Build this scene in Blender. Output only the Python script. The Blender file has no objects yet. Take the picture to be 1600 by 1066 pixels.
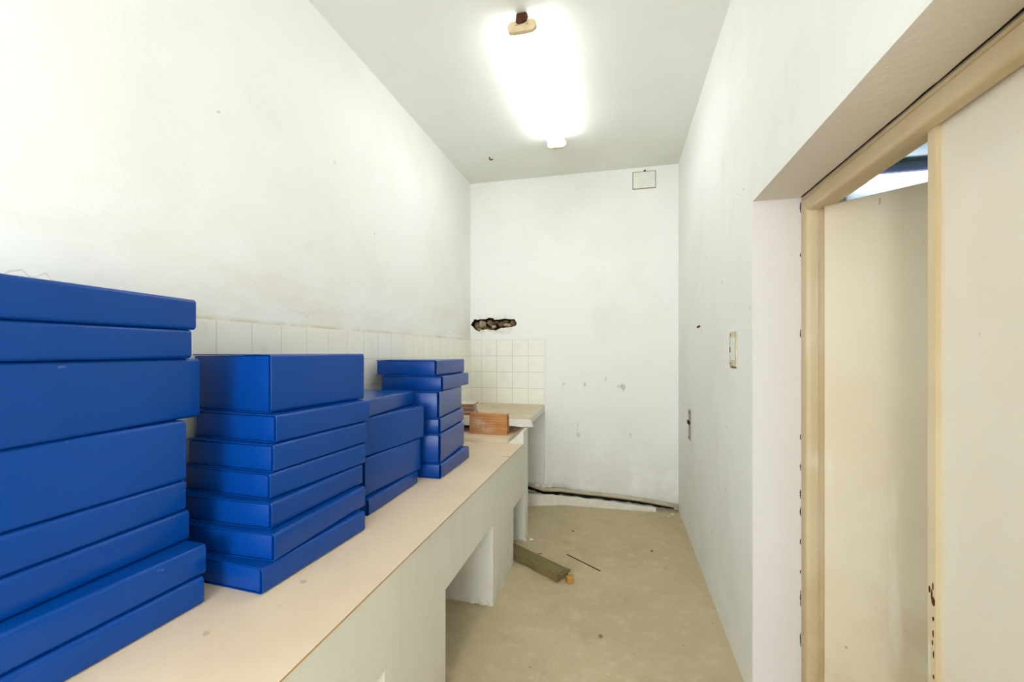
import bpy, bmesh, math, random
from mathutils import Vector, Matrix, noise as mnoise
random.seed(7)
C = bpy.context.scene.collection
PI = math.pi

# ------------------------------------------------------------------ helpers
def obj(name, bm, mat, parent=None, smooth=False, loc=None):
    bmesh.ops.recalc_face_normals(bm, faces=bm.faces)
    me = bpy.data.meshes.new(name)
    bm.to_mesh(me); bm.free()
    for m in (mat if isinstance(mat, (list, tuple)) else [mat]):
        me.materials.append(m)
    o = bpy.data.objects.new(name, me)
    C.objects.link(o)
    if smooth:
        for p in me.polygons: p.use_smooth = True
        if smooth != 'all':
            try: me.set_sharp_from_angle(angle=math.radians(35))
            except Exception: pass
    if loc: o.location = loc
    if parent: o.parent = parent
    return o

def tag(o, label, cat, group=None):
    o['label'] = label; o['category'] = cat
    if group: o['group'] = group
    return o

def thing(name, label, cat, loc=(0, 0, 0), rotz=0.0, group=None):
    o = bpy.data.objects.new(name, None); C.objects.link(o)
    o.empty_display_size = 0.05
    o.location = loc; o.rotation_euler = (0, 0, rotz)
    return tag(o, label, cat, group)

def struct(name, bm, mat, parent=None, smooth=False):
    o = obj(name, bm, mat, parent, smooth)
    o['kind'] = 'structure'
    return o

def add_box(bm, x0, x1, y0, y1, z0, z1, bevel=0.0, seg=2, mat=0, rot=None):
    t = bmesh.new()
    r = bmesh.ops.create_cube(t, size=1.0)
    for v in t.verts:
        v.co = Vector(((v.co.x + .5) * (x1 - x0) + x0, (v.co.y + .5) * (y1 - y0) + y0, (v.co.z + .5) * (z1 - z0) + z0))
    if bevel > 0:
        bmesh.ops.bevel(t, geom=list(t.edges), offset=bevel, segments=seg, profile=0.5, affect='EDGES')
    if rot is not None: t.transform(rot)
    join(bm, t, mat)

def join(bm, t, mat=0):
    vm = {v: bm.verts.new(v.co) for v in t.verts}
    for f in t.faces:
        try:
            nf = bm.faces.new([vm[v] for v in f.verts]); nf.material_index = mat; nf.smooth = f.smooth
        except ValueError: pass
    t.free()

def add_prism(bm, poly, axis, a0, a1, mat=0):
    """poly of 2D points, extruded along axis. axis 'x': pts=(y,z); 'y': pts=(x,z); 'z': pts=(x,y)"""
    def P(p, a):
        return Vector((a, p[0], p[1])) if axis == 'x' else Vector((p[0], a, p[1])) if axis == 'y' else Vector((p[0], p[1], a))
    t = bmesh.new()
    va = [t.verts.new(P(p, a0)) for p in poly]; vb = [t.verts.new(P(p, a1)) for p in poly]
    n = len(poly)
    for i in range(n):
        t.faces.new((va[i], va[(i + 1) % n], vb[(i + 1) % n], vb[i]))
    for vs in (va, vb):
        es = [t.edges.get((vs[i], vs[(i + 1) % n])) for i in range(n)]
        bmesh.ops.triangle_fill(t, use_beauty=True, use_dissolve=False, edges=es)
    join(bm, t, mat)

def add_tube(bm, pts, r, seg=12, mat=0, cap=True, rfun=None):
    pts = [Vector(p) for p in pts]; rings = []
    for i, p in enumerate(pts):
        d = (pts[min(i + 1, len(pts) - 1)] - pts[max(i - 1, 0)]).normalized()
        a = d.cross(Vector((0, 0, 1)))
        if a.length < 1e-3: a = d.cross(Vector((1, 0, 0)))
        a.normalize(); b = a.cross(d)
        rr = r if rfun is None else r * rfun(i)
        rings.append([bm.verts.new(p + (a * math.cos(q * 2 * PI / seg) + b * math.sin(q * 2 * PI / seg)) * rr) for q in range(seg)])
    for i in range(len(rings) - 1):
        for q in range(seg):
            f = bm.faces.new((rings[i][q], rings[i][(q + 1) % seg], rings[i + 1][(q + 1) % seg], rings[i + 1][q])); f.material_index = mat
    if cap:
        for rg in (rings[0], rings[-1]):
            f = bm.faces.new(rg); f.material_index = mat

def add_rock(bm, c, size, seed, mat=0, sub=2):
    t = bmesh.new()
    bmesh.ops.create_icosphere(t, subdivisions=sub, radius=1.0)
    off = Vector((seed * 3.1, seed * 1.7, seed * .9))
    for v in t.verts:
        k = 1 + .45 * mnoise.noise(v.co * 1.3 + off) + .2 * mnoise.noise(v.co * 3.1 + off)
        v.co = Vector((v.co.x * size[0] * k, v.co.y * size[1] * k, v.co.z * size[2] * k)) + Vector(c)
    join(bm, t, mat)

# ------------------------------------------------------------------ materials
class M:
    def __init__(s, name, rough=.8, spec=.3):
        s.m = bpy.data.materials.new(name); s.m.use_nodes = True
        s.nt = s.m.node_tree; s.N = s.nt.nodes; s.L = s.nt.links
        s.b = s.N['Principled BSDF']
        s.b.inputs['Roughness'].default_value = rough
        s.b.inputs['Specular IOR Level'].default_value = spec
        s.g = s.N.new('ShaderNodeNewGeometry'); s.pos = s.g.outputs['Position']
        s.xyz = None
    def obj_coords(s):
        t = s.N.new('ShaderNodeTexCoord'); s.pos = t.outputs['Object']; return s
    def val(s, v, sock):
        if hasattr(v, 'node'): s.L.new(v, sock)
        elif isinstance(v, (tuple, list)): sock.default_value = (*v, 1) if len(v) == 3 and sock.type == 'RGBA' else v
        else: sock.default_value = v
    def axis(s, a):
        if s.xyz is None:
            s.xyz = s.N.new('ShaderNodeSeparateXYZ'); s.L.new(s.pos, s.xyz.inputs[0])
        return s.xyz.outputs[a]
    def math(s, op, a, b=0.0, c=None):
        n = s.N.new('ShaderNodeMath'); n.operation = op
        s.val(a, n.inputs[0]); s.val(b, n.inputs[1])
        if c is not None: s.val(c, n.inputs[2])
        return n.outputs[0]
    def noise(s, scale, detail=5, rough=.55, stretch=None, dist=0.0):
        n = s.N.new('ShaderNodeTexNoise'); n.inputs['Scale'].default_value = scale
        n.inputs['Detail'].default_value = detail; n.inputs['Roughness'].default_value = rough
        n.inputs['Distortion'].default_value = dist
        if stretch:
            mp = s.N.new('ShaderNodeMapping'); mp.inputs['Scale'].default_value = stretch
            s.L.new(s.pos, mp.inputs[0]); s.L.new(mp.outputs[0], n.inputs['Vector'])
        else: s.L.new(s.pos, n.inputs['Vector'])
        return n.outputs['Fac']
    def ramp(s, v, lo, hi, a=0.0, b=1.0):
        n = s.N.new('ShaderNodeMapRange'); n.interpolation_type = 'SMOOTHSTEP'
        s.val(v, n.inputs[0])
        for i, q in enumerate((lo, hi, a, b)): n.inputs[i + 1].default_value = q
        return n.outputs[0]
    def mix(s, f, a, b):
        n = s.N.new('ShaderNodeMix'); n.data_type = 'RGBA'
        s.val(f, n.inputs[0]); s.val(a, n.inputs[6]); s.val(b, n.inputs[7])
        return n.outputs[2]
    def mul(s, *a):
        r = a[0]
        for q in a[1:]: r = s.math('MULTIPLY', r, q)
        return r
    def band(s, ax, lo, hi, soft):
        v = s.axis(ax)
        return s.mul(s.ramp(v, lo - soft, lo + soft), s.ramp(v, hi - soft, hi + soft, 1, 0))
    def color(s, c): s.val(c, s.b.inputs['Base Color']); return s
    def bump(s, h, strength=.2, dist=.01):
        n = s.N.new('ShaderNodeBump'); n.inputs['Strength'].default_value = strength; n.inputs['Distance'].default_value = dist
        s.val(h, n.inputs['Height']); s.L.new(n.outputs[0], s.b.inputs['Normal']); return s
    def emit(s, c, st):
        s.b.inputs['Emission Color'].default_value = (*c, 1); s.b.inputs['Emission Strength'].default_value = st; return s

def plain(name, c, rough=.7, spec=.3, var=.12, scale=14, bump=.1, metal=0):
    k = M(name, rough, spec).obj_coords()
    n = k.noise(scale)
    k.color(k.mix(k.ramp(n, .35, .7, 0, var * 2), c, tuple(q * .6 for q in c)))
    if bump: k.bump(k.noise(scale * 5), bump, .004)
    k.b.inputs['Metallic'].default_value = metal
    return k.m

WALL = (.855, .86, .832)
def plaster(name, base=WALL, extra=None, bump=.12, dirt=(.62, .58, .45), dirtamt=.16):
    k = M(name, .9, .2)
    n = k.noise(1.7, 6, .6); n2 = k.noise(9, 5, .6)
    c = k.mix(k.ramp(n, .45, .75, 0, dirtamt), base, dirt)
    c = k.mix(k.ramp(n2, .6, .8, 0, .12), c, dirt)
    if extra: c = extra(k, c)
    k.color(c)
    h = k.math('ADD', k.mul(k.noise(3.5, 3), .8), k.mul(k.noise(45, 4), .25))
    k.bump(h, bump, .03)
    return k.m

def ex_left(k, c):
    z = k.axis(2); n = k.noise(2.4, 6, .65, (1, .8, 2.2))
    m = k.mul(k.ramp(z, 1.95, 1.47), k.ramp(n, .36, .66))
    c = k.mix(k.mul(m, .36), c, (.72, .62, .46))
    m4 = k.mul(k.ramp(z, 1.478, 1.460), k.ramp(k.noise(6, 5, .7, (1, 1, .4)), .38, .6))
    c = k.mix(k.mul(m4, .55), c, (.52, .41, .25))
    # peeling edge line and little chips
    w = k.noise(3.0, 4, .7, (1, 1, .2))
    line = k.math('ABSOLUTE', k.math('SUBTRACT', z, k.math('ADD', 1.525, k.mul(k.math('SUBTRACT', w, .5), .35))))
    m2 = k.mul(k.ramp(line, .004, .0), k.ramp(k.noise(2.2), .48, .6))
    c = k.mix(k.mul(m2, .35), c, (.35, .28, .17))
    m3 = k.mul(k.ramp(k.noise(19, 1), .80, .82), .5)
    return k.mix(m3, c, (.45, .42, .36))
def ex_back(k, c):
    x = k.axis(0)
    # yellow bared plaster round the hole
    m = k.mul(k.band(0, -1.31, -.98, .06), k.band(2, 1.525, 1.675, .035), k.ramp(k.noise(22, 6, .65), .40, .60))
    c = k.mix(k.mul(m, .75), c, (.62, .50, .30))
    # scuffs in the middle of the wall
    reg = k.mul(k.band(0, -.55, .12, .12), k.band(2, .55, 1.15, .12))
    sm = k.mul(reg, k.ramp(k.noise(13, 2, .5, (1, 1, .7)), .66, .74))
    c = k.mix(k.mul(sm, .55), c, (.33, .32, .27))
    low = k.mul(k.ramp(k.axis(2), .75, .0), .35)
    c = k.mix(k.mul(low, k.ramp(k.noise(5), .3, .6)), c, (.55, .5, .38))
    return c
def ex_right(k, c):
    low = k.mul(k.ramp(k.axis(2), .9, .0), k.ramp(k.noise(2.5, 5, .6), .25, .7), .22)  # dirt plus some painted shade, stronger towards the floor
    c = k.mix(low, c, (.55, .50, .36))
    tide = k.mul(k.band(0, .49, .51, .01), k.ramp(k.noise(3.2, 4, .6, (1, 1, .45)), .55, .75), .16)
    c = k.mix(tide, c, (.60, .57, .42))
    return k.mix(k.mul(k.ramp(k.noise(24, 1), .78, .8), .6), c, (.3, .27, .2))
def ex_ceil(k, c):
    y = k.axis(1)
    m = k.mul(k.ramp(y, 2.9, 3.9), k.ramp(k.noise(1.4, 4), .2, .6), .3)
    return k.mix(m, c, (.60, .59, .36))
m_wall_left = plaster('plaster_left', extra=ex_left)
m_wall_back = plaster('plaster_back', extra=ex_back)
m_wall_right = plaster('plaster_right', extra=ex_right)
m_ceiling = plaster('ceiling_paint', (.85, .85, .81), extra=ex_ceil, bump=.05, dirtamt=.1)
m_wall_plain = plaster('plaster_plain')
m_reveal = plaster('reveal_plaster', (.70, .665, .635), bump=.18, dirtamt=.12)  # grey-pink jamb paint with some of its shade mixed in
m_lintel = plaster('lintel_plaster', (.76, .70, .61), bump=.18, dirtamt=.12)  # warm base includes the light bounced up from the floor
def ex_counter(k, c):
    m = k.mul(k.ramp(k.noise(3.5, 5, .6, (1, 3.0, .25)), .52, .75), .2)
    c = k.mix(m, c, (.46, .43, .35))
    return k.mix(k.mul(k.ramp(k.axis(2), .25, .0), k.ramp(k.noise(6), .35, .6), .4), c, (.5, .44, .32))
m_counter = plaster('counter_render', (.74, .72, .63), extra=ex_counter, bump=.22)
m_kerb = plaster('kerb_plaster', (.72, .69, .60), bump=.6, dirtamt=.35)
m_side_wall = plaster('side_room_paint', (.50, .57, .59), bump=.05, dirtamt=.1)
m_side_ceiling = plaster('side_room_ceiling_paint', (.60, .69, .71), bump=.05, dirtamt=.2)

def make_floor():
    k = M('concrete_floor', .75, .3)
    a = k.noise(1.6, 7, .65); b = k.noise(11, 6, .7); d = k.noise(70, 3, .6)
    c = k.mix(k.ramp(a, .3, .7), (.54, .445, .285), (.465, .38, .235))
    c = k.mix(k.ramp(b, .48, .75, 0, .6), c, (.66, .57, .41))
    c = k.mix(k.ramp(k.noise(4.5, 6, .7), .5, .72, 0, .45), c, (.38, .31, .19))
    c = k.mix(k.ramp(d, .62, .75, 0, .35), c, (.24, .19, .11))
    c = k.mix(k.mul(k.ramp(k.noise(17, 3), .70, .76), k.ramp(k.noise(2.1), .48, .6), .7), c, (.64, .58, .45))
    c = k.mix(k.mul(k.ramp(k.noise(23, 2), .735, .77), .7), c, (.16, .12, .07))
    k.color(c)
    k.bump(k.math('ADD', k.mul(b, .5), k.mul(d, .4)), .25, .01)
    return k.m
m_floor = make_floor()

def tile_mat(name, ax, phase, pitch, zphase, zpitch, grout, amt):
    k = M(name, .28, .4)
    def ln(v, ph, pt):
        f = k.math('FRACT', k.math('DIVIDE', k.math('SUBTRACT', v, ph - 30 * pt), pt))
        e = k.math('MINIMUM', f, k.math('SUBTRACT', 1.0, f))
        return k.mul(e, pt)
    e = k.math('MINIMUM', ln(k.axis(ax), phase, pitch), ln(k.axis(2), zphase, zpitch))
    g = k.ramp(e, .0010, .0028, 1, 0)
    n = k.noise(3, 5)
    c = k.mix(k.ramp(n, .4, .7, 0, .25), (.87, .85, .77), (.83, .79, .68))
    c = k.mix(k.mul(k.ramp(k.noise(8, 4), .55, .7), .15), c, (.6, .53, .4))
    k.color(k.mix(k.mul(g, amt), c, grout))
    k.val(k.ramp(e, .001, .0028, .8, .28), k.b.inputs['Roughness'])
    k.bump(k.math('ADD', k.ramp(e, .0005, .0035), k.mul(k.noise(5, 2), .25)), .2, .002)
    return k.m
m_tile_left = tile_mat('glazed_tiles_left', 1, .019, .15, 1.458, .15, (.55, .50, .39), .55)
m_tile_back = tile_mat('glazed_tiles_back', 0, -.654, .1511, 1.458, .15, (.50, .46, .36), .8)

def blue(name, c, rough, coat=0.0):
    k = M(name, rough, .5).obj_coords(); k.b.inputs['IOR'].default_value = 1.36
    n = k.noise(6, 4); w = k.noise(260, 2, .5, (1, .12, 1))
    col = k.mix(k.ramp(n, .35, .7, 0, .3), c, tuple(q * .8 for q in c))
    sc = k.mul(k.ramp(k.noise(38, 2, .6, (1, .6, 1)), .745, .77), .25)
    k.color(k.mix(sc, col, (.25, .33, .5)))
    k.bump(w, .08, .0015)
    return k.m
m_cover = blue('blue_buckram', (.0003, .052, .29), .22)
m_tray = blue('blue_tray_paper', (.0003, .048, .285), .30)

def make_board():
    k = M('hardboard', .62, .35)
    n = k.noise(2.2, 6, .6); n2 = k.noise(60, 4, .7)
    c = k.mix(k.ramp(n, .35, .7), (.77, .62, .455), (.72, .57, .41))
    c = k.mix(k.ramp(n2, .5, .8, 0, .25), c, (.62, .51, .37))
    c = k.mix(k.mul(k.ramp(k.noise(15, 2), .735, .765), .5), c, (.36, .28, .18))
    k.color(c); k.bump(n2, .05, .002)
    return k.m
m_board = make_board()
m_board_edge = plain('hardboard_edge', (.48, .27, .10), .8, .2)
def make_worktop():
    k = M('old_worktop', .6, .3)
    n = k.noise(3.5, 6, .6, (1, 2.5, 1))
    c = k.mix(k.ramp(n, .35, .7), (.66, .57, .41), (.56, .46, .31))
    k.color(k.mix(k.mul(k.ramp(k.noise(9, 5), .55, .75), .6), c, (.74, .70, .58)))
    k.bump(k.noise(30, 4), .15, .004)
    return k.m
m_worktop = make_worktop()
m_white_plaster = plain('broken_white_plaster', (.80, .77, .68), .9, .2, .1, 20, .4)
def make_brick():
    k = M('terracotta', .85, .2).obj_coords()
    n = k.noise(7, 5, .6, (1, 1, 5))
    c = k.mix(k.ramp(n, .35, .7), (.54, .26, .105), (.44, .19, .068))
    d = k.mul(k.band(0, -.125, .02, .05), k.band(2, .02, .115, .03), k.ramp(k.noise(11, 4), .3, .6))
    k.color(k.mix(k.mul(d, .75), c, (.68, .52, .40)))
    st = k.math('SINE', k.mul(k.axis(2), 330.0))
    k.bump(k.math('ADD', st, k.noise(40, 4)), .3, .003)
    return k.m
m_brick = make_brick()
m_tile_clay = plain('tile_biscuit', (.40, .22, .15), .85, .2)
m_tile_glaze = plain('tile_glaze', (.74, .70, .58), .3, .5)
def make_plank():
    k = M('mossy_wood', .85, .2).obj_coords()
    n = k.noise(9, 6, .65, (.8, 7, 7))
    c = k.mix(k.ramp(n, .3, .7), (.235, .185, .085), (.165, .125, .052))
    k.color(c); k.bump(n, .12, .004)
    return k.m
m_plank = make_plank()
m_orange_wood = plain('raw_orange_wood', (.50, .25, .05), .75, .3)
m_dark = plain('dark_rubble_gap_shade', (.03, .021, .013), .95, .1, .3, 30, .6)  # near-black for rubble, also the shade painted into gaps
m_rubble = plain('brown_rubble', (.26, .18, .10), .95, .1, .5, 18, .7)
m_rubble_light = plain('pale_mortar', (.48, .38, .24), .95, .1, .4, 18, .7)
def make_door(name, a, b, low):
    k = M(name, .55, .4)
    n = k.noise(1.8, 6, .6); n2 = k.noise(5, 5, .6, (1, 1, .25))
    c = k.mix(k.ramp(n, .35, .7), a, b)
    c = k.mix(k.mul(k.ramp(n2, .55, .75), .35), c, (.80, .73, .58))
    c = k.mix(k.mul(k.ramp(k.axis(2), .95, .2), k.ramp(k.noise(4.5, 6, .7), .4, .68), .7), c, low)
    mp = k.N.new('ShaderNodeMapping'); mp.inputs['Rotation'].default_value = (.45, 0, 0); mp.inputs['Scale'].default_value = (1, 9, .8); k.L.new(k.pos, mp.inputs[0])
    sn = k.N.new('ShaderNodeTexNoise'); sn.inputs['Scale'].default_value = 2.2; sn.inputs['Detail'].default_value = 4; k.L.new(mp.outputs[0], sn.inputs['Vector'])
    c = k.mix(k.mul(k.ramp(sn.outputs['Fac'], .58, .72), k.band(2, .3, 1.45, .25), .5), c, (.93, .89, .80))
    c = k.mix(k.mul(k.ramp(k.noise(26, 2, .6, (1, 1, .6)), .73, .77), .6), c, (.30, .19, .09))
    k.color(c); k.bump(k.noise(55, 4, .6, (1, 1, .3)), .08, .003)
    return k.m
m_door_open = make_door('door_cream_open', (.85, .76, .61), (.81, .70, .53), (.68, .54, .37))
m_door_shut = make_door('door_cream_shut', (.89, .835, .735), (.87, .79, .66), (.74, .62, .44))
m_frame = make_door('frame_cream', (.68, .55, .36), (.61, .47, .28), (.48, .34, .17))
m_strip = make_door('strip_cream', (.78, .65, .44), (.72, .57, .35), (.57, .39, .19))
m_rust = plain('rust_brown', (.12, .045, .015), .9, .2, .4, 40, .4)
m_fixture = plain('aged_cream_plastic', (.72, .56, .34), .5, .4, .15, 30, .05)
m_fix_body = plain('enamel_cream', (.85, .80, .66), .5, .4, .05, 20, .02)
m_rusty = plain('rusty_bracket', (.10, .035, .02), .9, .2, .5, 40, .5)
m_grey_metal = plain('grey_metal', (.35, .35, .34), .45, .5, .1, 30, .02, .6)
m_plate = plain('ivory_plate', (.82, .81, .74), .5, .4, .08, 20, .02)
m_plate_stained = plain('stained_plate', (.72, .63, .46), .6, .3, .35, 28, .1)
m_socket_grey = plain('socket_grey', (.40, .34, .31), .7, .3, .2, 30, .1)
m_pipe = plain('painted_pipe', (.56, .49, .35), .7, .3, .25, 12, .2)
m_housing = plain('dark_housing', (.05, .065, .11), .5, .4, .1)
m_reflector = plain('white_reflector', (.80, .84, .88), .4, .4, .04)
TUBE = 17.0
FRONT_FILL = 16.0  # glow of the added fill panes behind the camera
SIDE_FILL = 2.6  # glow of the added fill pane in the right wall
m_tube = M('tube_glow', .3, .3).color((.9, .9, .9)).emit((.92, .965, 1.0), TUBE).m
m_tube_cool = M('tube_glow_cool', .3, .3).color((.9, .9, .9)).emit((.80, .90, 1.0), 8.0).m

# ------------------------------------------------------------------ dimensions (metres, camera at the origin of the plan)
XL, XR, YB, ZC = -1.37, .4975, 3.91, 2.948
YF = -2.3
XW = .93          # far side of the right wall
OY0, OY1, OZ = .58, 1.818, 1.92   # door opening

# ------------------------------------------------------------------ room shell
bm = bmesh.new(); add_box(bm, XL - .15, 3.4, YF - .15, YB + .25, -.12, 0); struct('floor', bm, m_floor)
bm = bmesh.new(); add_box(bm, XL - .15, XW, YF - .15, YB + .25, ZC, ZC + .12); struct('ceiling', bm, m_ceiling)
bm = bmesh.new(); add_box(bm, XL - .15, XL, YF, YB, 0, ZC); struct('wall_left', bm, m_wall_left)
bm = bmesh.new()
WX0, WX1, WZ0, WZ1 = -.85, .35, .55, 2.25
fo = [(XL - .15, 0), (XW, 0), (XW, ZC), (XL - .15, ZC)]; fi = [(WX0, WZ0), (WX1, WZ0), (WX1, WZ1), (WX0, WZ1)]
rows = [[bm.verts.new((p[0], y, p[1])) for p in lp] for y in (YF, YF - .15) for lp in (fo, fi)]
for i in range(4):
    j = (i + 1) % 4
    bm.faces.new((rows[0][i], rows[0][j], rows[1][j], rows[1][i])); bm.faces.new((rows[2][i], rows[3][i], rows[3][j], rows[2][j]))
    bm.faces.new((rows[1][i], rows[1][j], rows[3][j], rows[3][i])); bm.faces.new((rows[0][i], rows[2][i], rows[2][j], rows[0][j]))
struct('wall_front', bm, m_wall_plain)
bm = bmesh.new()
for x0, x1, z0, z1 in ((WX0, WX0 + .05, WZ0, WZ1), (WX1 - .05, WX1, WZ0, WZ1), (WX0 + .05, WX1 - .05, WZ0, WZ0 + .05), (WX0 + .05, WX1 - .05, WZ1 - .05, WZ1), ((WX0 + WX1) / 2 - .03, (WX0 + WX1) / 2 + .03, WZ0 + .05, WZ1 - .05)):
    add_box(bm, x0, x1, YF - .10, YF - .05, z0, z1)
struct('added_window_1', bm, m_wall_plain)  # frame of the unseen window added for frontal fill
# unseen added window: its glowing panes fill the room from behind the camera
def pane(parent, x0, x1, y0, y1, z0, z1, strength):
    bm = bmesh.new(); add_box(bm, x0, x1, y0, y1, z0, z1)
    m = M('fill_pane_glow', .3, .3).color((.8, .8, .8)).emit((.90, .955, 1.0), strength).m
    o = obj('pane', bm, m, parent); o['kind'] = 'structure'
added_win = bpy.data.objects['added_window_1']
pane(added_win, WX0 + .05, (WX0 + WX1) / 2 - .03, YF - .085, YF - .08, WZ0 + .05, WZ1 - .05, FRONT_FILL)
pane(added_win, (WX0 + WX1) / 2 + .03, WX1 - .05, YF - .085, YF - .08, WZ0 + .05, WZ1 - .05, FRONT_FILL)

# right wall with the door opening; plaster arris slightly uneven
bm = bmesh.new()
RX = .755
SY0, SY1, SZ0, SZ1 = -1.75, -.55, .75, 2.15
pts = [(YF, 0), (OY0, 0), (OY0, OZ), (OY1, OZ), (OY1, 0), (YB, 0), (YB, ZC), (YF, ZC)]
lo_ = [[bm.verts.new((x, p[0], p[1])) for p in lp] for x in (XR, RX) for lp in (pts, [(SY0, SZ0), (SY1, SZ0), (SY1, SZ1), (SY0, SZ1)])]
for k in (0, 2):
    es = [bm.edges.new((vs_[i], vs_[(i + 1) % len(vs_)])) for vs_ in (lo_[k], lo_[k + 1]) for i in range(len(vs_))]
    bmesh.ops.triangle_fill(bm, use_beauty=True, use_dissolve=False, edges=es)
for a_, b_ in ((0, 2), (1, 3)):
    for i in range(len(lo_[a_])):
        j = (i + 1) % len(lo_[a_]); bm.faces.new((lo_[a_][i], lo_[a_][j], lo_[b_][j], lo_[b_][i]))
bmesh.ops.recalc_face_normals(bm, faces=bm.faces)
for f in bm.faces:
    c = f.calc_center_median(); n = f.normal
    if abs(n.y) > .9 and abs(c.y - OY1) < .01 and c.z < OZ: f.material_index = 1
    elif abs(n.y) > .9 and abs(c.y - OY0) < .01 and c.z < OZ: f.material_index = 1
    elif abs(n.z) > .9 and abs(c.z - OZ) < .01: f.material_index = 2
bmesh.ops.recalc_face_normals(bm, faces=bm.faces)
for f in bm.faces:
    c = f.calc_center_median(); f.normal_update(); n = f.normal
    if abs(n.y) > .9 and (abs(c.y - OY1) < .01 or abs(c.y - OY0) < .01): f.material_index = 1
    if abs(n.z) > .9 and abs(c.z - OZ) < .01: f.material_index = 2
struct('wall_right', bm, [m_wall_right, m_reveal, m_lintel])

# back wall with a knocked-out hole
hole_px = [(-1.366, 1.606), (-1.352, 1.628), (-1.338, 1.638), (-1.331, 1.655), (-1.29, 1.652), (-1.24, 1.655), (-1.205, 1.660), (-1.180, 1.668),
           (-1.140, 1.662), (-1.132, 1.648), (-1.095, 1.648), (-1.065, 1.652), (-1.015, 1.653), (-.938, 1.650), (-.925, 1.633), (-.918, 1.612), (-.926, 1.588),
           (-.962, 1.577), (-1.01, 1.571), (-1.055, 1.570), (-1.092, 1.560), (-1.110, 1.547), (-1.16, 1.550), (-1.21, 1.558), (-1.26, 1.552), (-1.288, 1.541),
           (-1.318, 1.556), (-1.340, 1.580), (-1.352, 1.588)]
def jitter(poly, k=3, amp=.004):
    out = []
    for i, p in enumerate(poly):
        q = poly[(i + 1) % len(poly)]
        for j in range(k):
            t = j / k
            out.append((p[0] + (q[0] - p[0]) * t + (random.uniform(-amp, amp) if j else 0), p[1] + (q[1] - p[1]) * t + (random.uniform(-amp, amp) if j else 0)))
    return out
hole = jitter(hole_px)
bm = bmesh.new()
outer = [(XL - .15, 0), (RX, 0), (RX, ZC), (XL - .15, ZC)]
ov = [bm.verts.new((p[0], YB, p[1])) for p in outer]
hv = [bm.verts.new((p[0], YB, p[1])) for p in hole]
es = [bm.edges.new((ov[i], ov[(i + 1) % 4])) for i in range(4)] + [bm.edges.new((hv[i], hv[(i + 1) % len(hv)])) for i in range(len(hv))]
bmesh.ops.triangle_fill(bm, use_beauty=True, use_dissolve=False, edges=es)
# hole sides and bottom
hb = [bm.verts.new((p[0] + random.uniform(-.004, .004), YB + .07, p[1] + random.uniform(-.004, .004))) for p in hole]
n = len(hole)
for i in range(n):
    f = bm.faces.new((hv[i], hv[(i + 1) % n], hb[(i + 1) % n], hb[i])); f.material_index = 1
t = [bm.edges.get((hb[i], hb[(i + 1) % n])) for i in range(n)]
r = bmesh.ops.triangle_fill(bm, use_beauty=True, use_dissolve=False, edges=t)
for g in r['geom']:
    if isinstance(g, bmesh.types.BMFace): g.material_index = 1
# body of the wall behind
ob = [bm.verts.new((p[0], YB + .2, p[1])) for p in outer]
for i in range(4): bm.faces.new((ov[i], ov[(i + 1) % 4], ob[(i + 1) % 4], ob[i]))
bm.faces.new(ob)
wb = struct('wall_back', bm, [m_wall_back, m_dark])
chunks = [(-1.31, 1.60, .030, .030), (-1.262, 1.612, .030, .034), (-1.235, 1.578, .028, .018), (-1.185, 1.620, .038, .026), (-1.150, 1.585, .026, .020), (-1.125, 1.625, .022, .014),
          (-1.075, 1.605, .032, .026), (-1.020, 1.598, .040, .018), (-1.03, 1.632, .030, .014), (-.965, 1.615, .030, .028), (-1.29, 1.560, .026, .012), (-1.20, 1.562, .036, .012)]
for i, (x, z, a, b) in enumerate(chunks):
    bm = bmesh.new(); add_rock(bm, (x, YB + .045, z), (a, .028, b), i + 2)
    q = obj('rubble', bm, m_rubble_light if i % 3 == 1 else m_rubble, wb); q['kind'] = 'structure'

bm = bmesh.new()
for y0, y1, z0, z1 in ((SY0, SY0 + .05, SZ0, SZ1), (SY1 - .05, SY1, SZ0, SZ1), (SY0 + .05, SY1 - .05, SZ0, SZ0 + .05), (SY0 + .05, SY1 - .05, SZ1 - .05, SZ1)):
    add_box(bm, XR + .12, XR + .17, y0, y1, z0, z1)
struct('added_window_2', bm, m_wall_plain)  # unseen window added to throw side light on the box spines
pane(bpy.data.objects['added_window_2'], XR + .14, XR + .145, SY0 + .05, SY1 - .05, SZ0 + .05, SZ1 - .05, SIDE_FILL)
# side room behind the door
bm = bmesh.new(); add_box(bm, RX, 3.4, 2.95, 3.10, 0, 2.44); struct('wall_side_room_back', bm, m_side_wall)
bm = bmesh.new(); add_box(bm, 3.25, 3.4, -.6, 2.95, 0, 2.44); struct('wall_side_room_right', bm, m_side_wall)
bm = bmesh.new(); add_box(bm, RX, 3.4, -.75, -.6, 0, 2.44); struct('wall_side_room_front', bm, m_side_wall)
bm = bmesh.new(); add_box(bm, RX, 3.4, -.75, 3.10, 2.44, 2.54); struct('ceiling_side_room', bm, m_side_ceiling)

# wall tiles
bm = bmesh.new(); add_box(bm, XL, XL + .007, -1.0, YB, .70, 1.458, .0015, 1); struct('trim_1', bm, m_tile_left)
bm = bmesh.new(); add_box(bm, XL + .007, -.654, YB - .007, YB, .80, 1.458, .0015, 1); struct('trim_2', bm, m_tile_back)
# plaster bead running from the tile edge down to the floor
bm = bmesh.new(); add_box(bm, -.655, -.641, YB - .010, YB, .10, 1.455, .004, 2); struct('trim_3', bm, m_wall_plain)

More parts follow.
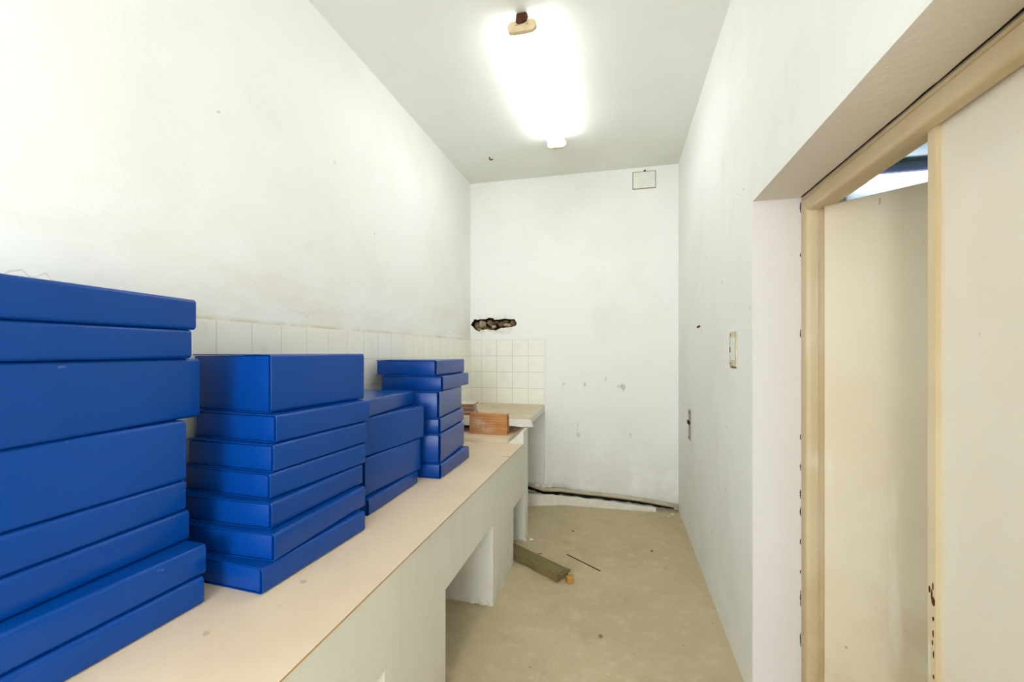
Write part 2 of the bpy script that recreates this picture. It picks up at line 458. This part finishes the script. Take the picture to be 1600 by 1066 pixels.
# door frame: a moulded section swept round the opening
prof = [(.0035, .672), (.004, .661), (.015, .659), (.0175, .664), (.020, .658)]
for i in range(7):
    a = PI * .5 * i / 6
    prof.append((.020 + .036 + .012 * math.sin(a) - .0, .654 + .014 * (1 - math.cos(a)) - .0))
prof += [(.068, .690), (.058, .692), (.058, .735), (.0035, .740)]
bm = bmesh.new(); rows = []
for a, x in prof:
    rows.append([bm.verts.new(v) for v in ((x, OY1 - a, 0), (x, OY1 - a, OZ - a), (x, OY0 + a, OZ - a), (x, OY0 + a, 0))])
n = len(rows)
for i in range(n):
    for j in range(3):
        bm.faces.new((rows[i][j], rows[i][j + 1], rows[(i + 1) % n][j + 1], rows[(i + 1) % n][j]))
bm.faces.new([r[0] for r in rows]); bm.faces.new([r[3] for r in rows])
struct('trim_4', bm, m_frame, smooth=True)

wr = bpy.data.objects['wall_right']
bm = bmesh.new(); top = []; bot = []
y = .60
while y < 1.806:
    w = .0003 + .0045 * max(0, mnoise.noise(Vector((y * 5.3, 3, 0)))) + random.uniform(0, .0008)
    top.append((.6565 - w + .002 * mnoise.noise(Vector((y * 17, 1, 0))), y)); bot.append((.6600, y)); y += .014
add_prism(bm, top + bot[::-1], 'z', OZ - .0012, OZ + .0005)
q = obj('plaster_crack', bm, m_dark, wr); q['kind'] = 'structure'
for z0, z1 in ((1.865, 1.905), (1.70, 1.715), (1.40, 1.43), (1.02, 1.04), (.905, .93), (.80, .835), (.735, .77), (.63, .65), (.52, .535), (.40, .46), (.25, .30)):
    bm = bmesh.new(); n = 12; L_ = []; R_ = []
    for k in range(n + 1):
        z = z0 + (z1 - z0) * k / n; w = .0022 * math.sin(PI * (k + .3) / (n + .6)) * random.uniform(.3, 1.4)
        L_.append((.6585 - w, z)); R_.append((.6595, z))
    add_prism(bm, L_ + R_[::-1], 'y', OY1 - .0012, OY1 + .0005)
    q = obj('plaster_crack', bm, m_dark, wr); q['kind'] = 'structure'
# open leaf, hinged on the far jamb and swung into the side room
d1 = bpy.data.objects.new('door_1', None); C.objects.link(d1); d1['kind'] = 'structure'
d1.location = (.704, 1.752, 0); d1.rotation_euler = (0, 0, math.atan2(-.650, .760))
bm = bmesh.new(); add_box(bm, .004, .555, 0, .035, .012, 1.864, .002, 1)
q = obj('panel', bm, m_door_open, d1); q['kind'] = 'structure'
# closed leaf with a cover strip on its meeting edge
d2 = bpy.data.objects.new('door_2', None); C.objects.link(d2); d2['kind'] = 'structure'
d2.location = (.700, .645, 0)
bm = bmesh.new(); add_box(bm, 0, .034, 0, .536, .012, 1.864, .002, 1)
q = obj('panel', bm, m_door_shut, d2); q['kind'] = 'structure'
bm = bmesh.new(); add_prism(bm, [(-.010, .5205), (0, .5205), (0, .5362), (.040, .5362), (.040, .547), (-.009, .547), (-.010, .546)], 'z', .012, 1.862)
st = obj('cover_strip', bm, m_strip, d2); st['kind'] = 'structure'
bm = bmesh.new()
for i, (y, z, a, b) in enumerate([(.5275, .785, .0055, .010), (.533, .797, .003, .012), (.540, .806, .0025, .008), (.529, .818, .002, .009), (.528, .745, .003, .005), (.528, .712, .002, .009), (.530, .69, .0015, .007), (.527, .665, .0018, .008), (.527, .615, .0025, .005)]):
    add_rock(bm, (-.0102, y, z), (.0012, a, b), i + 1, 0, 2)
q = obj('latch_scar', bm, m_rust, st); q['kind'] = 'structure'; q['label'] = 'rusty brown latch marks'
bm = bmesh.new(); add_box(bm, -.0108, -.0096, .537, .5435, .61, .68, .0005, 1)
q = obj('worn_patch', bm, m_white_plaster, st); q['kind'] = 'structure'

# ------------------------------------------------------------------ masonry counter with three openings
TOPZ = .700; XF = -.645
ops = [(.456, 1.106, .441), (1.552, 2.200, .432), (2.657, 3.000, .353)]
poly = [(-.75, 0)]
for a, b, h in ops: poly += [(a, 0), (a, h), (b, h + (.0 if h > .4 else -.003)), (b, 0)]
poly += [(3.105, 0), (3.105, TOPZ), (-.75, TOPZ)]
bm = bmesh.new(); add_prism(bm, poly, 'x', XL + .007, XF)
# plaster haunch at the far end carrying the slab above
add_prism(bm, [(-.752, TOPZ), (-.690, .757), (-.664, .786), (XF, .786), (XF, TOPZ)], 'y', 2.965, 3.105)
bmesh.ops.remove_doubles(bm, verts=bm.verts, dist=1e-5)
ct = obj('masonry_counter', bm, m_counter)
tag(ct, 'long white plastered masonry counter with square openings along the left wall', 'counter')
# crumbled plaster at the foot of the piers
for i, (x, y, s) in enumerate([(-.66, 2.196, .018), (-.70, 2.192, .02), (-.76, 2.193, .016), (-.648, 2.99, .022), (-.69, 2.992, .028), (-.74, 2.995, .024)]):
    bm = bmesh.new(); add_rock(bm, (x, y, .012), (s, .008, s * .8), i + 1)
    q = obj('crumbled_plaster', bm, m_kerb, ct); q['label'] = 'crumbling plaster at the foot of the piers'

# hardboard sheet lying on the counter
bt = thing('hardboard_sheet', 'tan hardboard sheet covering the long counter under the blue box stacks', 'board', (-1.0, 1.1, .7005))
ly = lambda y: y - 1.1
lx = lambda x: x + 1.0
outl = [(lx(-1.358), ly(-.70)), (lx(-.641), ly(-.70)), (lx(-.641), ly(2.548)), (lx(-.712), ly(2.556)), (lx(-.641), ly(2.557)), (lx(-.641), ly(2.922)), (lx(-1.358), ly(2.925))]
bm = bmesh.new(); add_prism(bm, outl, 'z', 0, .0044)
bm.normal_update()
bmesh.ops.recalc_face_normals(bm, faces=bm.faces)
for f in bm.faces:
    f.normal_update(); f.material_index = 1 if abs(f.normal.z) < .5 else 0
obj('sheet', bm, [m_board, m_board_edge], bt)

# short raised shelf board behind it, where the brick stands
bm = bmesh.new(); add_box(bm, -1.360, -.757, 2.930, 3.88, .7005, .728, .002, 1)
tag(obj('shelf_board', bm, m_board), 'worn tan board lying behind the hardboard sheet under the orange brick', 'board')

# back worktop slab: slopes gently to the front, white broken plaster lip
def sz(y): return .840 + (y - 3.17) / (3.90 - 3.17) * .024
bm = bmesh.new()
pr = [(3.17, sz(3.17)), (3.9025, sz(3.9025)), (3.9025, sz(3.9025) - .062), (3.17, sz(3.17) - .056)]
add_prism(bm, pr, 'x', XL + .008, -.655)
wt = thing('back_worktop', 'worn cream slab worktop across the far left corner below tiles', 'worktop', (0, 0, 0))
obj('slab', bm, m_worktop, wt)
bm = bmesh.new()
ed = [(XL + .01, .840), (-.70, .840), (-.655, .838), (-.632, .838), (-.626, .822), (-.622, .806), (-.612, .788), (-.67, .785), (-.70, .782), (-.76, .788), (-.82, .786), (-.90, .779), (-1.0, .782), (-1.1, .779), (XL + .01, .782)]
add_prism(bm, ed, 'y', 3.158, 3.1695)
lip = obj('plaster_lip', bm, m_white_plaster, wt); lip['label'] = 'broken white plaster lip'
bm = bmesh.new(); add_prism(bm, [(3.20, sz(3.20) - .002), (3.9, sz(3.9) - .002), (3.9, sz(3.9) - .060), (3.20, sz(3.2) - .050)], 'x', -.6548, -.650)
obj('end_face', bm, m_counter, wt)

# ------------------------------------------------------------------ blue archive boxes
def cover_bm(L, D, h, r=.0105, th=.0032):
    out = []; inn = []
    K = 5
    out.append((-D / 2, h))
    for i in range(K + 1):
        a = PI / 2 * (1 - i / K); out.append((D / 2 - r + r * math.cos(a), h - r + r * math.sin(a)))
    for i in range(K + 1):
        a = -PI / 2 * (i / K); out.append((D / 2 - r + r * math.cos(a), r + r * math.sin(a)))
    out.append((-D / 2, 0))
    inn.append((-D / 2, th))
    r2 = r - th
    for i in range(K + 1):
        a = -PI / 2 * (1 - i / K); inn.append((D / 2 - r + r2 * math.cos(a), r + r2 * math.sin(a)))
    for i in range(K + 1):
        a = PI / 2 * (i / K); inn.append((D / 2 - r + r2 * math.cos(a), h - r + r2 * math.sin(a)))
    inn.append((-D / 2, h - th))
    bm = bmesh.new()
    m = len(out)
    o0 = [bm.verts.new((p[0], -L / 2, p[1])) for p in out]; o1 = [bm.verts.new((p[0], L / 2, p[1])) for p in out]
    inr = inn[::-1]
    i0 = [bm.verts.new((p[0], -L / 2, p[1])) for p in inr]; i1 = [bm.verts.new((p[0], L / 2, p[1])) for p in inr]
    for i in range(m - 1):
        bm.faces.new((o0[i], o0[i + 1], o1[i + 1], o1[i])); bm.faces.new((i0[i], i1[i], i1[i + 1], i0[i + 1]))
        bm.faces.new((o0[i], i0[i], i0[i + 1], o0[i + 1])); bm.faces.new((o1[i], o1[i + 1], i1[i + 1], i1[i]))
    for k in (0, m - 1): bm.faces.new((o0[k], o1[k], i1[k], i0[k]))
    bmesh.ops.recalc_face_normals(bm, faces=bm.faces)
    es = [e for e in bm.edges if len(e.link_faces) == 2 and e.calc_face_angle(0) > 1.2 and abs(e.verts[0].co.y - e.verts[1].co.y) < 1e-6]
    bmesh.ops.bevel(bm, geom=es, offset=.0008, segments=1, affect='EDGES')
    return bm
def tray_bm(L, D, h, th=.0032):
    bm = bmesh.new()
    add_box(bm, -D / 2 + .005, D / 2 - th - .0105, -L / 2 + .0028, L / 2 - .0028, th + .0006, h - th - .0022, .0022, 2)
    return bm
_mesh = {}
def archive_box(cx, cy, z, yaw, L, D, h, label, slope=0.0):
    t = thing('archive_box', label, 'box', (cx, cy, z), -math.radians(yaw), 'blue archive boxes stacked on the counter')
    key = (L, D, round(h, 4))
    if key not in _mesh:
        a = obj('cover', cover_bm(*key), m_cover, t, True); b = obj('tray', tray_bm(*key), m_tray, t, True)
        _mesh[key] = (a.data, b.data)
    else:
        for nm, me in zip(('cover', 'tray'), _mesh[key]):
            q = bpy.data.objects.new(nm, me); C.objects.link(q); q.parent = t
    return t
# each stack bottom to top: anchor ('n' near or 'f' far spine corner), x, y, yaw in degrees clockwise, height, depth
BL = .435
stacks = {
 'first': [('f', -1.027, .884, 3.0, .069, .30), ('f', -1.036, .897, 2.7, .076, .29), ('f', -1.103, .907, -1.1, .078, .245), ('f', -1.109, .903, -1.0, .078, .24), ('f', -1.112, .906, -.2, .158, .24), ('f', -1.140, .968, -5.5, .163, .205), ('f', -1.130, .936, -6.0, .078, .21), ('f', -1.130, .949, -6.5, .083, .21)],
 'second': [('n', -.910, .949, 3.4, .070, .34), ('n', -.906, .986, -.3, .075, .34), ('n', -.937, 1.009, .3, .073, .34), ('n', -.962, 1.030, 3.7, .074, .34), ('n', -.963, 1.044, 3.1, .079, .34), ('n', -.975, 1.067, 4.4, .082, .335), ('n', -1.020, 1.095, 5.0, .179, .335)],
 'third': [('n', -.944, 1.503, -.9, .063, .34), ('n', -.974, 1.524, 3.7, .154, .34), ('n', -.985, 1.540, 6.6, .158, .34), ('n', -.976, 1.547, -3.0, .072, .34)],
 'fourth': [('n', -.866, 2.030, -.9, .074, .36), ('n', -.874, 2.041, -4.6, .146, .36), ('n', -.889, 2.075, -4.6, .076, .36), ('n', -.898, 2.080, -5.4, .137, .36), ('n', -.907, 2.150, -1.5, .076, .365), ('n', -.951, 2.166, -.3, .085, .365)],
}
where = {'first': 'nearest stack at the left edge', 'second': 'seven box stack, second from the camera', 'third': 'low four box stack', 'fourth': 'farthest stack, beside the orange brick'}
rank = ['topmost', 'second from top', 'third from top', 'fourth from top', 'fifth from top', 'sixth from top', 'seventh from top', 'lowest']
for sname, L_ in stacks.items():
    z = .705
    for i, (anc, x, y, yaw, h, D) in enumerate(L_):
        a = math.radians(yaw)
        u = Vector((math.sin(a), math.cos(a), 0)); v = Vector((math.cos(a), -math.sin(a), 0))   # along the spine, outwards
        c = Vector((x, y, 0)) + u * (BL / 2 if anc == 'n' else -BL / 2) - v * (D / 2)
        k = len(L_) - 1 - i
        rk = 'lowest' if i == 0 else rank[k]
        kind = 'deep' if h > .12 else 'shallow'
        archive_box(c.x, c.y, z, yaw, BL, D, h, '%s blue archive box, %s of the %s' % (kind, rk, where[sname]))
        z += h + .0004

# ------------------------------------------------------------------ hollow brick
HB = thing('hollow_brick', 'orange terracotta hollow brick standing on the board beyond the boxes', 'brick', (-.9445, 3.122, .728), math.radians(-.6))
bl, bd, bh = .292, .066, .150
bm = bmesh.new()
def ringpts(y0, y1, z0, z1): return [(y0, z0), (y1, z0), (y1, z1), (y0, z1)]
loops = [ringpts(-bd / 2, bd / 2, 0, bh)] + [ringpts(-bd / 2 + .008, bd / 2 - .008, .008 + i * .0467, .0467 + i * .0467) for i in range(3)]
vl = []
for sgn in (-1, 1):
    vs = []; es = []
    for lp in loops:
        w = [bm.verts.new((sgn * bl / 2, p[0], p[1])) for p in lp]; vs.append(w)
        es += [bm.edges.new((w[i], w[(i + 1) % 4])) for i in range(4)]
    bmesh.ops.triangle_fill(bm, use_beauty=True, use_dissolve=False, edges=es); vl.append(vs)
for lp in range(4):
    for i in range(4): bm.faces.new((vl[0][lp][i], vl[0][lp][(i + 1) % 4], vl[1][lp][(i + 1) % 4], vl[1][lp][i]))
obj('brick_body', bm, m_brick, HB)

# ------------------------------------------------------------------ loose wall tiles stacked on the worktop
tl = ['lowest', 'second lowest', 'third lowest', 'third highest', 'second highest', 'topmost']
z = sz(3.25) + .004
for i in range(6):
    t = thing('wall_tile', 'cream glazed loose wall tile, %s of the small stack on the worktop' % tl[i], 'tile',
              (-1.203 + random.uniform(-.010, .012), 3.325 + random.uniform(-.008, .008), z), math.radians([8, 2, 12, 5, 10, 4][i]), 'loose wall tiles stacked on the worktop')
    t.rotation_euler.x = math.radians(1.9)
    bm = bmesh.new(); add_box(bm, -.075, .075, -.075, .075, 0, .0105, .001, 1); obj('clay_body', bm, m_tile_clay, t)
    bm = bmesh.new(); add_box(bm, -.0748, .0748, -.0748, .0748, .0106, .0128, .0006, 1); obj('glaze', bm, m_tile_glaze, t)
    z += .0150

# ------------------------------------------------------------------ things on the floor
pl = thing('wooden_plank', 'thick mossy brown wooden plank lying on the floor by the last counter opening', 'plank', (-.575, 2.715, 0), math.atan2(-.552, .834))
bm = bmesh.new()
po = [(-.32, -.052), (-.02, -.052), (.03, -.049), (.06, -.044), (.12, -.046), (.33, -.048), (.322, .0), (.33, .049), (-.32, .050)]
po = [(x - .02, y) for x, y in po]
add_prism(bm, po, 'z', .004, .050)
q = obj('plank_body', bm, m_plank, pl)
bm = bmesh.new(); add_box(bm, .312, .328, -.02, .050, .040, .0525, .001, 1); obj('splintered_lip', bm, m_plank, pl)
# the body starts at 4 mm on two flat battens
for bx in (-.30, .24):
    bm = bmesh.new(); add_box(bm, bx, bx + .04, -.042, .040, 0, .004); obj('batten', bm, m_plank, pl)

bm = bmesh.new(); add_box(bm, -.019, .019, -.017, .017, 0, .036, .004, 2)
q = obj('wood_block', bm, m_orange_wood, loc=(-.2755, 2.530, 0)); q.rotation_euler.z = math.radians(20)
tag(q, 'small orange wood block touching the end of the mossy plank', 'block')
bm = bmesh.new(); add_tube(bm, [(-.330, 2.868, .003), (-.22, 2.785, .0034), (-.107, 2.700, .003)], .003, 8)
tag(obj('metal_rod', bm, m_rusty), 'thin dark rod lying alone on the concrete floor', 'rod')
bm = bmesh.new(); add_tube(bm, [(-.54, 2.812, .002), (-.515, 2.828, .0022), (-.495, 2.846, .002)], .002, 6)
tag(obj('twig', bm, m_rusty), 'tiny dark twig on the floor behind the mossy plank', 'twig')
crumbs = [(.43, 3.76, .016, 'pale plaster crumb in the far right floor corner'), (.40, 3.72, .010, 'small plaster crumb just in front of the far corner crumb'), (-.60, 3.02, .016, 'white plaster lump at the foot of the last counter pier'),
          (-.08, 2.08, .010, 'dark crumb lying mid floor nearest the camera'), (-.33, 3.25, .008, 'small dark crumb on the floor beyond the thin rod'), (.22, 3.05, .009, 'brown crumb on the floor near the right wall')]
for i, (x, y, s, lab) in enumerate(crumbs):
    bm = bmesh.new(); add_rock(bm, (0, 0, s * .45), (s, s * .8, s * .5), i + 5)
    lo = min(v.co.z for v in bm.verts)
    for v in bm.verts: v.co.z -= lo
    o = obj('plaster_crumb' if i < 3 else 'dirt_crumb', bm, m_kerb if i < 3 else m_rubble, loc=(x, y, 0)); tag(o, lab, 'crumb', 'crumbs on the floor')

# kerb and pipe along the foot of the back wall
bm = bmesh.new()
fr = [(-1.36, 3.64, .10), (-.90, 3.66, .105), (-.76, 3.69, .100), (-.60, 3.745, .094), (-.47, 3.79, .078), (-.30, 3.792, .070), (-.12, 3.797, .062), (.05, 3.80, .050), (.20, 3.806, .040), (.308, 3.812, .031)]
pts = []
for i in range(len(fr) - 1):
    for k in range(6):
        t = k / 6; a, b = fr[i], fr[i + 1]
        pts.append(tuple(a[j] + (b[j] - a[j]) * t for j in range(3)))
pts.append(fr[-1])
rows = []
for i, (x, y, h) in enumerate(pts):
    j = lambda s: random.uniform(-s, s)
    yt = YB - .052 + j(.004)
    rows.append([bm.verts.new(p) for p in ((x, y + j(.003), 0), (x, y + .002 + j(.003), h * .55), (x, y + .006 + j(.003), h - .005), (x, y + .013, h + j(.003)), (x, yt, max(h - .040, .012) + j(.002)), (x, yt + .004, .004), (x, YB, .004), (x, YB, 0))])
for i in range(len(rows) - 1):
    for q in range(7):
        f = bm.faces.new((rows[i][q], rows[i + 1][q], rows[i + 1][q + 1], rows[i][q + 1]))
        if q in (4, 5): f.material_index = 1  # groove behind the kerb coloured dark to paint its shade
bm.faces.new(rows[0]); bm.faces.new(rows[-1])
struct('baseboard_back', bm, [m_kerb, m_dark])
pp = [(-.86, 3.895, .150), (-.76, 3.892, .128), (-.66, 3.885, .104), (-.59, 3.882, .108), (-.50, 3.880, .114), (-.337, 3.878, .106), (-.15, 3.878, .101), (.03, 3.878, .093), (.182, 3.878, .084), (.339, 3.878, .068), (.492, 3.878, .050)]
pp = [(x, y, z - .012) for x, y, z in pp]
up = []; dn = []
for i in range(len(pp) - 1):
    for k in range(5):
        t = k / 5; x = pp[i][0] + (pp[i + 1][0] - pp[i][0]) * t; z = pp[i][2] + (pp[i + 1][2] - pp[i][2]) * t
        up.append((x, z)); dn.append((x, max(.004, z - .047 + random.uniform(-.006, .006))))
bm = bmesh.new(); add_prism(bm, up + dn[::-1], 'y', YB - .006, YB + .004)  # dark strip paints the shade in the broken gap below the pipe
q = obj('plaster_gap_shade', bm, m_dark, wb); q['kind'] = 'structure'
bm = bmesh.new(); add_tube(bm, pp, .0165, 12)
pipe = thing('pipe', 'old cream painted pipe running low along the back wall', 'pipe')
obj('pipe_run', bm, m_pipe, pipe, 'all')
for i, (x, z, s) in enumerate([(-.635, .125, .022), (-.60, .130, .026), (-.55, .138, .024), (-.50, .140, .022), (-.455, .136, .018), (-.665, .118, .024), (-.72, .125, .022)]):
    bm = bmesh.new(); add_rock(bm, (x, 3.890, z), (s * 1.2, .016, s * .75), i + 11)
    obj('mortar_lump', bm, m_kerb, pipe)

# ------------------------------------------------------------------ things on walls and ceiling
jb = thing('junction_box', 'rectangular ivory junction box cover high on the back wall', 'junction box', (.218, YB, 2.835))
bm = bmesh.new(); add_box(bm, -.0965, .0965, -.003, 0, -.0755, .0755); q = obj('gap_shade_plate', bm, m_rubble, jb); q['label'] = 'dark plate painting the shaded gap round the cover'  # backing plate coloured dark as the shadow line of the cover
bm = bmesh.new(); add_box(bm, -.0915, .0915, -.008, -.003, -.0705, .0705, .002, 2); obj('cover_plate', bm, m_plate, jb)
bm = bmesh.new(); add_prism(bm, [(-.014, .071), (.016, .071), (.010, .092), (.004, .086)], 'y', -.005, 0); q = obj('cable_gap', bm, m_dark, jb)

sw = thing('switch_plate', 'stained ivory switch plate with screw holes on the right wall', 'switch', (XR, 2.097, 1.359))
bm = bmesh.new(); add_box(bm, -.0045, 0, -.058, .058, -.077, .077, .0018, 2); obj('plate', bm, m_plate_stained, sw)
bm = bmesh.new(); add_box(bm, -.0056, -.0044, -.034, .034, -.05, .05, .001, 1); obj('rocker', bm, m_plate, sw)
for zz in (.064, -.064):
    bm = bmesh.new(); add_tube(bm, [(-.0054, .035, zz), (-.003, .035, zz)], .005, 10); obj('screw', bm, m_rusty, sw)
bm = bmesh.new(); add_box(bm, -.0050, -.0042, .036, .054, -.016, .010, .0003, 1); q = obj('rust_stain', bm, m_rust, sw)
bm = bmesh.new(); add_box(bm, -.0045, 0, -.050, .040, -.084, -.078, .001, 1); q = obj('chipped_lip', bm, m_rubble, sw)

so = thing('socket_box', 'grey empty socket box low on the far right wall', 'socket', (XR, 3.302, .824))
bm = bmesh.new(); add_box(bm, -.004, 0, -.045, .045, -.110, .110, .002, 1); obj('box_rim', bm, m_socket_grey, so)
bm = bmesh.new(); add_box(bm, -.014, -.004, -.030, .040, .004, .030, .002, 1); q = obj('hole_shade', bm, m_dark, so)  # dark block stands in for the shaded hole in the box
for zz in (.09, -.09):
    bm = bmesh.new(); add_tube(bm, [(-.008, .0, zz), (-.003, .0, zz)], .008, 10); obj('screw', bm, m_rusty, so)

bm = bmesh.new(); add_tube(bm, [(0, 0, 0), (-.006, 0, 0), (-.012, 0, -.002), (-.016, 0, -.010)], .006, 8); o = obj('wall_plug', bm, m_rusty, loc=(XR, 2.905, 1.506))
tag(o, 'small dark plug in the right wall above the socket box', 'plug')

hk = thing('ceiling_hook', 'small dark hook in the ceiling near the far left corner', 'hook', (-1.026, 3.40, ZC))
bm = bmesh.new(); add_tube(bm, [(0, 0, -.004), (0, 0, 0)], .016, 14); obj('rose', bm, m_plate, hk)
bm = bmesh.new(); add_tube(bm, [(0, 0, -.004), (0, 0, -.016), (.006, 0, -.026), (.018, 0, -.028), (.026, 0, -.020)], .0045, 8); obj('hook_wire', bm, m_rusty, hk, 'all')

# ------------------------------------------------------------------ fluorescent ceiling fixture
def fixture(x, y0, y1, label):
    zt = ZC - .062
    t = thing('fluorescent_light', label, 'light', (x, (y0 + y1) / 2, ZC))
    h = (y1 - y0) / 2
    bm = bmesh.new(); add_box(bm, -.022, .022, -h + .02, h - .02, -.050, 0, .006, 2); obj('batten_body', bm, m_fix_body, t)
    for nm, s in (('end_holder', -1), ('end_cap', 1)):
        bm = bmesh.new()
        w = .070; hh = .026
        pts = []
        for cx, a0 in ((w - hh, -PI / 2), (-(w - hh), PI / 2)):
            for k in range(9):
                a = a0 + PI * k / 8; pts.append((cx + hh * math.cos(a), -.062 + hh * math.sin(a)))
        add_prism(bm, pts, 'y', s * h - .011, s * h + .011)
        e = obj(nm, bm, m_fixture, t, True)
        for sx in (-.026, .026):
            bm = bmesh.new(); add_tube(bm, [(sx, s * h + s * .010, -.058), (sx, s * h + s * .014, -.058)], .0035, 8)
            obj('screw', bm, m_grey_metal, e)
    bm = bmesh.new(); add_box(bm, -.028, .028, -h - .018, -h + .018, -.048, -.001, .010, 2)
    add_rock(bm, (0, -h - .016, -.035), (.026, .010, .02), 3)
    q = obj('ceiling_bracket', bm, m_rusty, t); q['label'] = 'rusty brown bracket'
    for sx in (-.044, .044):
        bm = bmesh.new(); add_tube(bm, [(sx, -h + .012, -.064), (sx, h - .012, -.064)], .0165, 16); obj('tube', bm, m_tube, t, 'all')
    bm = bmesh.new(); add_tube(bm, [(0, -h + .03, -.050), (0, -h + .03, -.062), (.004, -h + .03, -.074)], .003, 8); obj('pull_wire', bm, m_grey_metal, t)
    return t
fixture(-.443, 2.00, 3.195, 'twin tube fluorescent ceiling light with cream end holders and rusty bracket')


# side room lamp seen above the open door
sl = thing('wall_lamp', 'cool white fluorescent lamp in the side room above the open door', 'light', (2.05, 2.95, 2.28))
l_ = bpy.data.lights.new('side_room_fill', 'AREA'); l_.size = .5; l_.energy = 16; l_.color = (.85, .93, 1.0)  # unseen area light added to brighten the side room
o_ = bpy.data.objects.new('side_room_fill', l_); C.objects.link(o_); o_.location = (2.3, .7, 2.40)
bm = bmesh.new(); add_box(bm, -.75, .75, -.085, 0, .072, .112, .004, 1); obj('housing', bm, m_housing, sl)
bm = bmesh.new(); add_box(bm, -.75, .75, -.02, 0, -.30, .071, .002, 1); obj('reflector', bm, m_reflector, sl)
bm = bmesh.new(); add_tube(bm, [(-.74, -.100, .044), (.74, -.100, .044)], .017, 14); obj('tube', bm, m_tube_cool, sl, 'all')
for sx in (-.745, .745):
    bm = bmesh.new(); add_box(bm, sx - .008, sx + .008, -.13, -.018, .018, .076, .003, 1); obj('tube_holder', bm, m_reflector, sl)

# ------------------------------------------------------------------ world, camera, view
w = bpy.data.worlds.new('world'); bpy.context.scene.world = w; w.use_nodes = True
w.node_tree.nodes['Background'].inputs[0].default_value = (.5, .5, .5, 1)
w.node_tree.nodes['Background'].inputs[1].default_value = 0.0

cam = bpy.data.cameras.new('camera'); co = bpy.data.objects.new('camera', cam); C.objects.link(co)
cam.sensor_width = 36; cam.lens = 675 / 1600 * 36; cam.clip_start = .02
co.location = (0, 0, 1.348); co.rotation_euler = (PI / 2, 0, math.atan(166 / 675))
cam.shift_y = 16.5 / 1600
sc = bpy.context.scene
sc.camera = co
vs = sc.view_settings
vs.view_transform = 'Standard'; vs.look = 'None'; vs.gamma = 1; vs.use_curve_mapping = False
vs.exposure = .0
sc.cycles.max_bounces = 12; sc.cycles.diffuse_bounces = 6; sc.cycles.glossy_bounces = 4
sc.cycles.use_denoising = True; sc.cycles.use_adaptive_sampling = True; sc.cycles.adaptive_threshold = .03
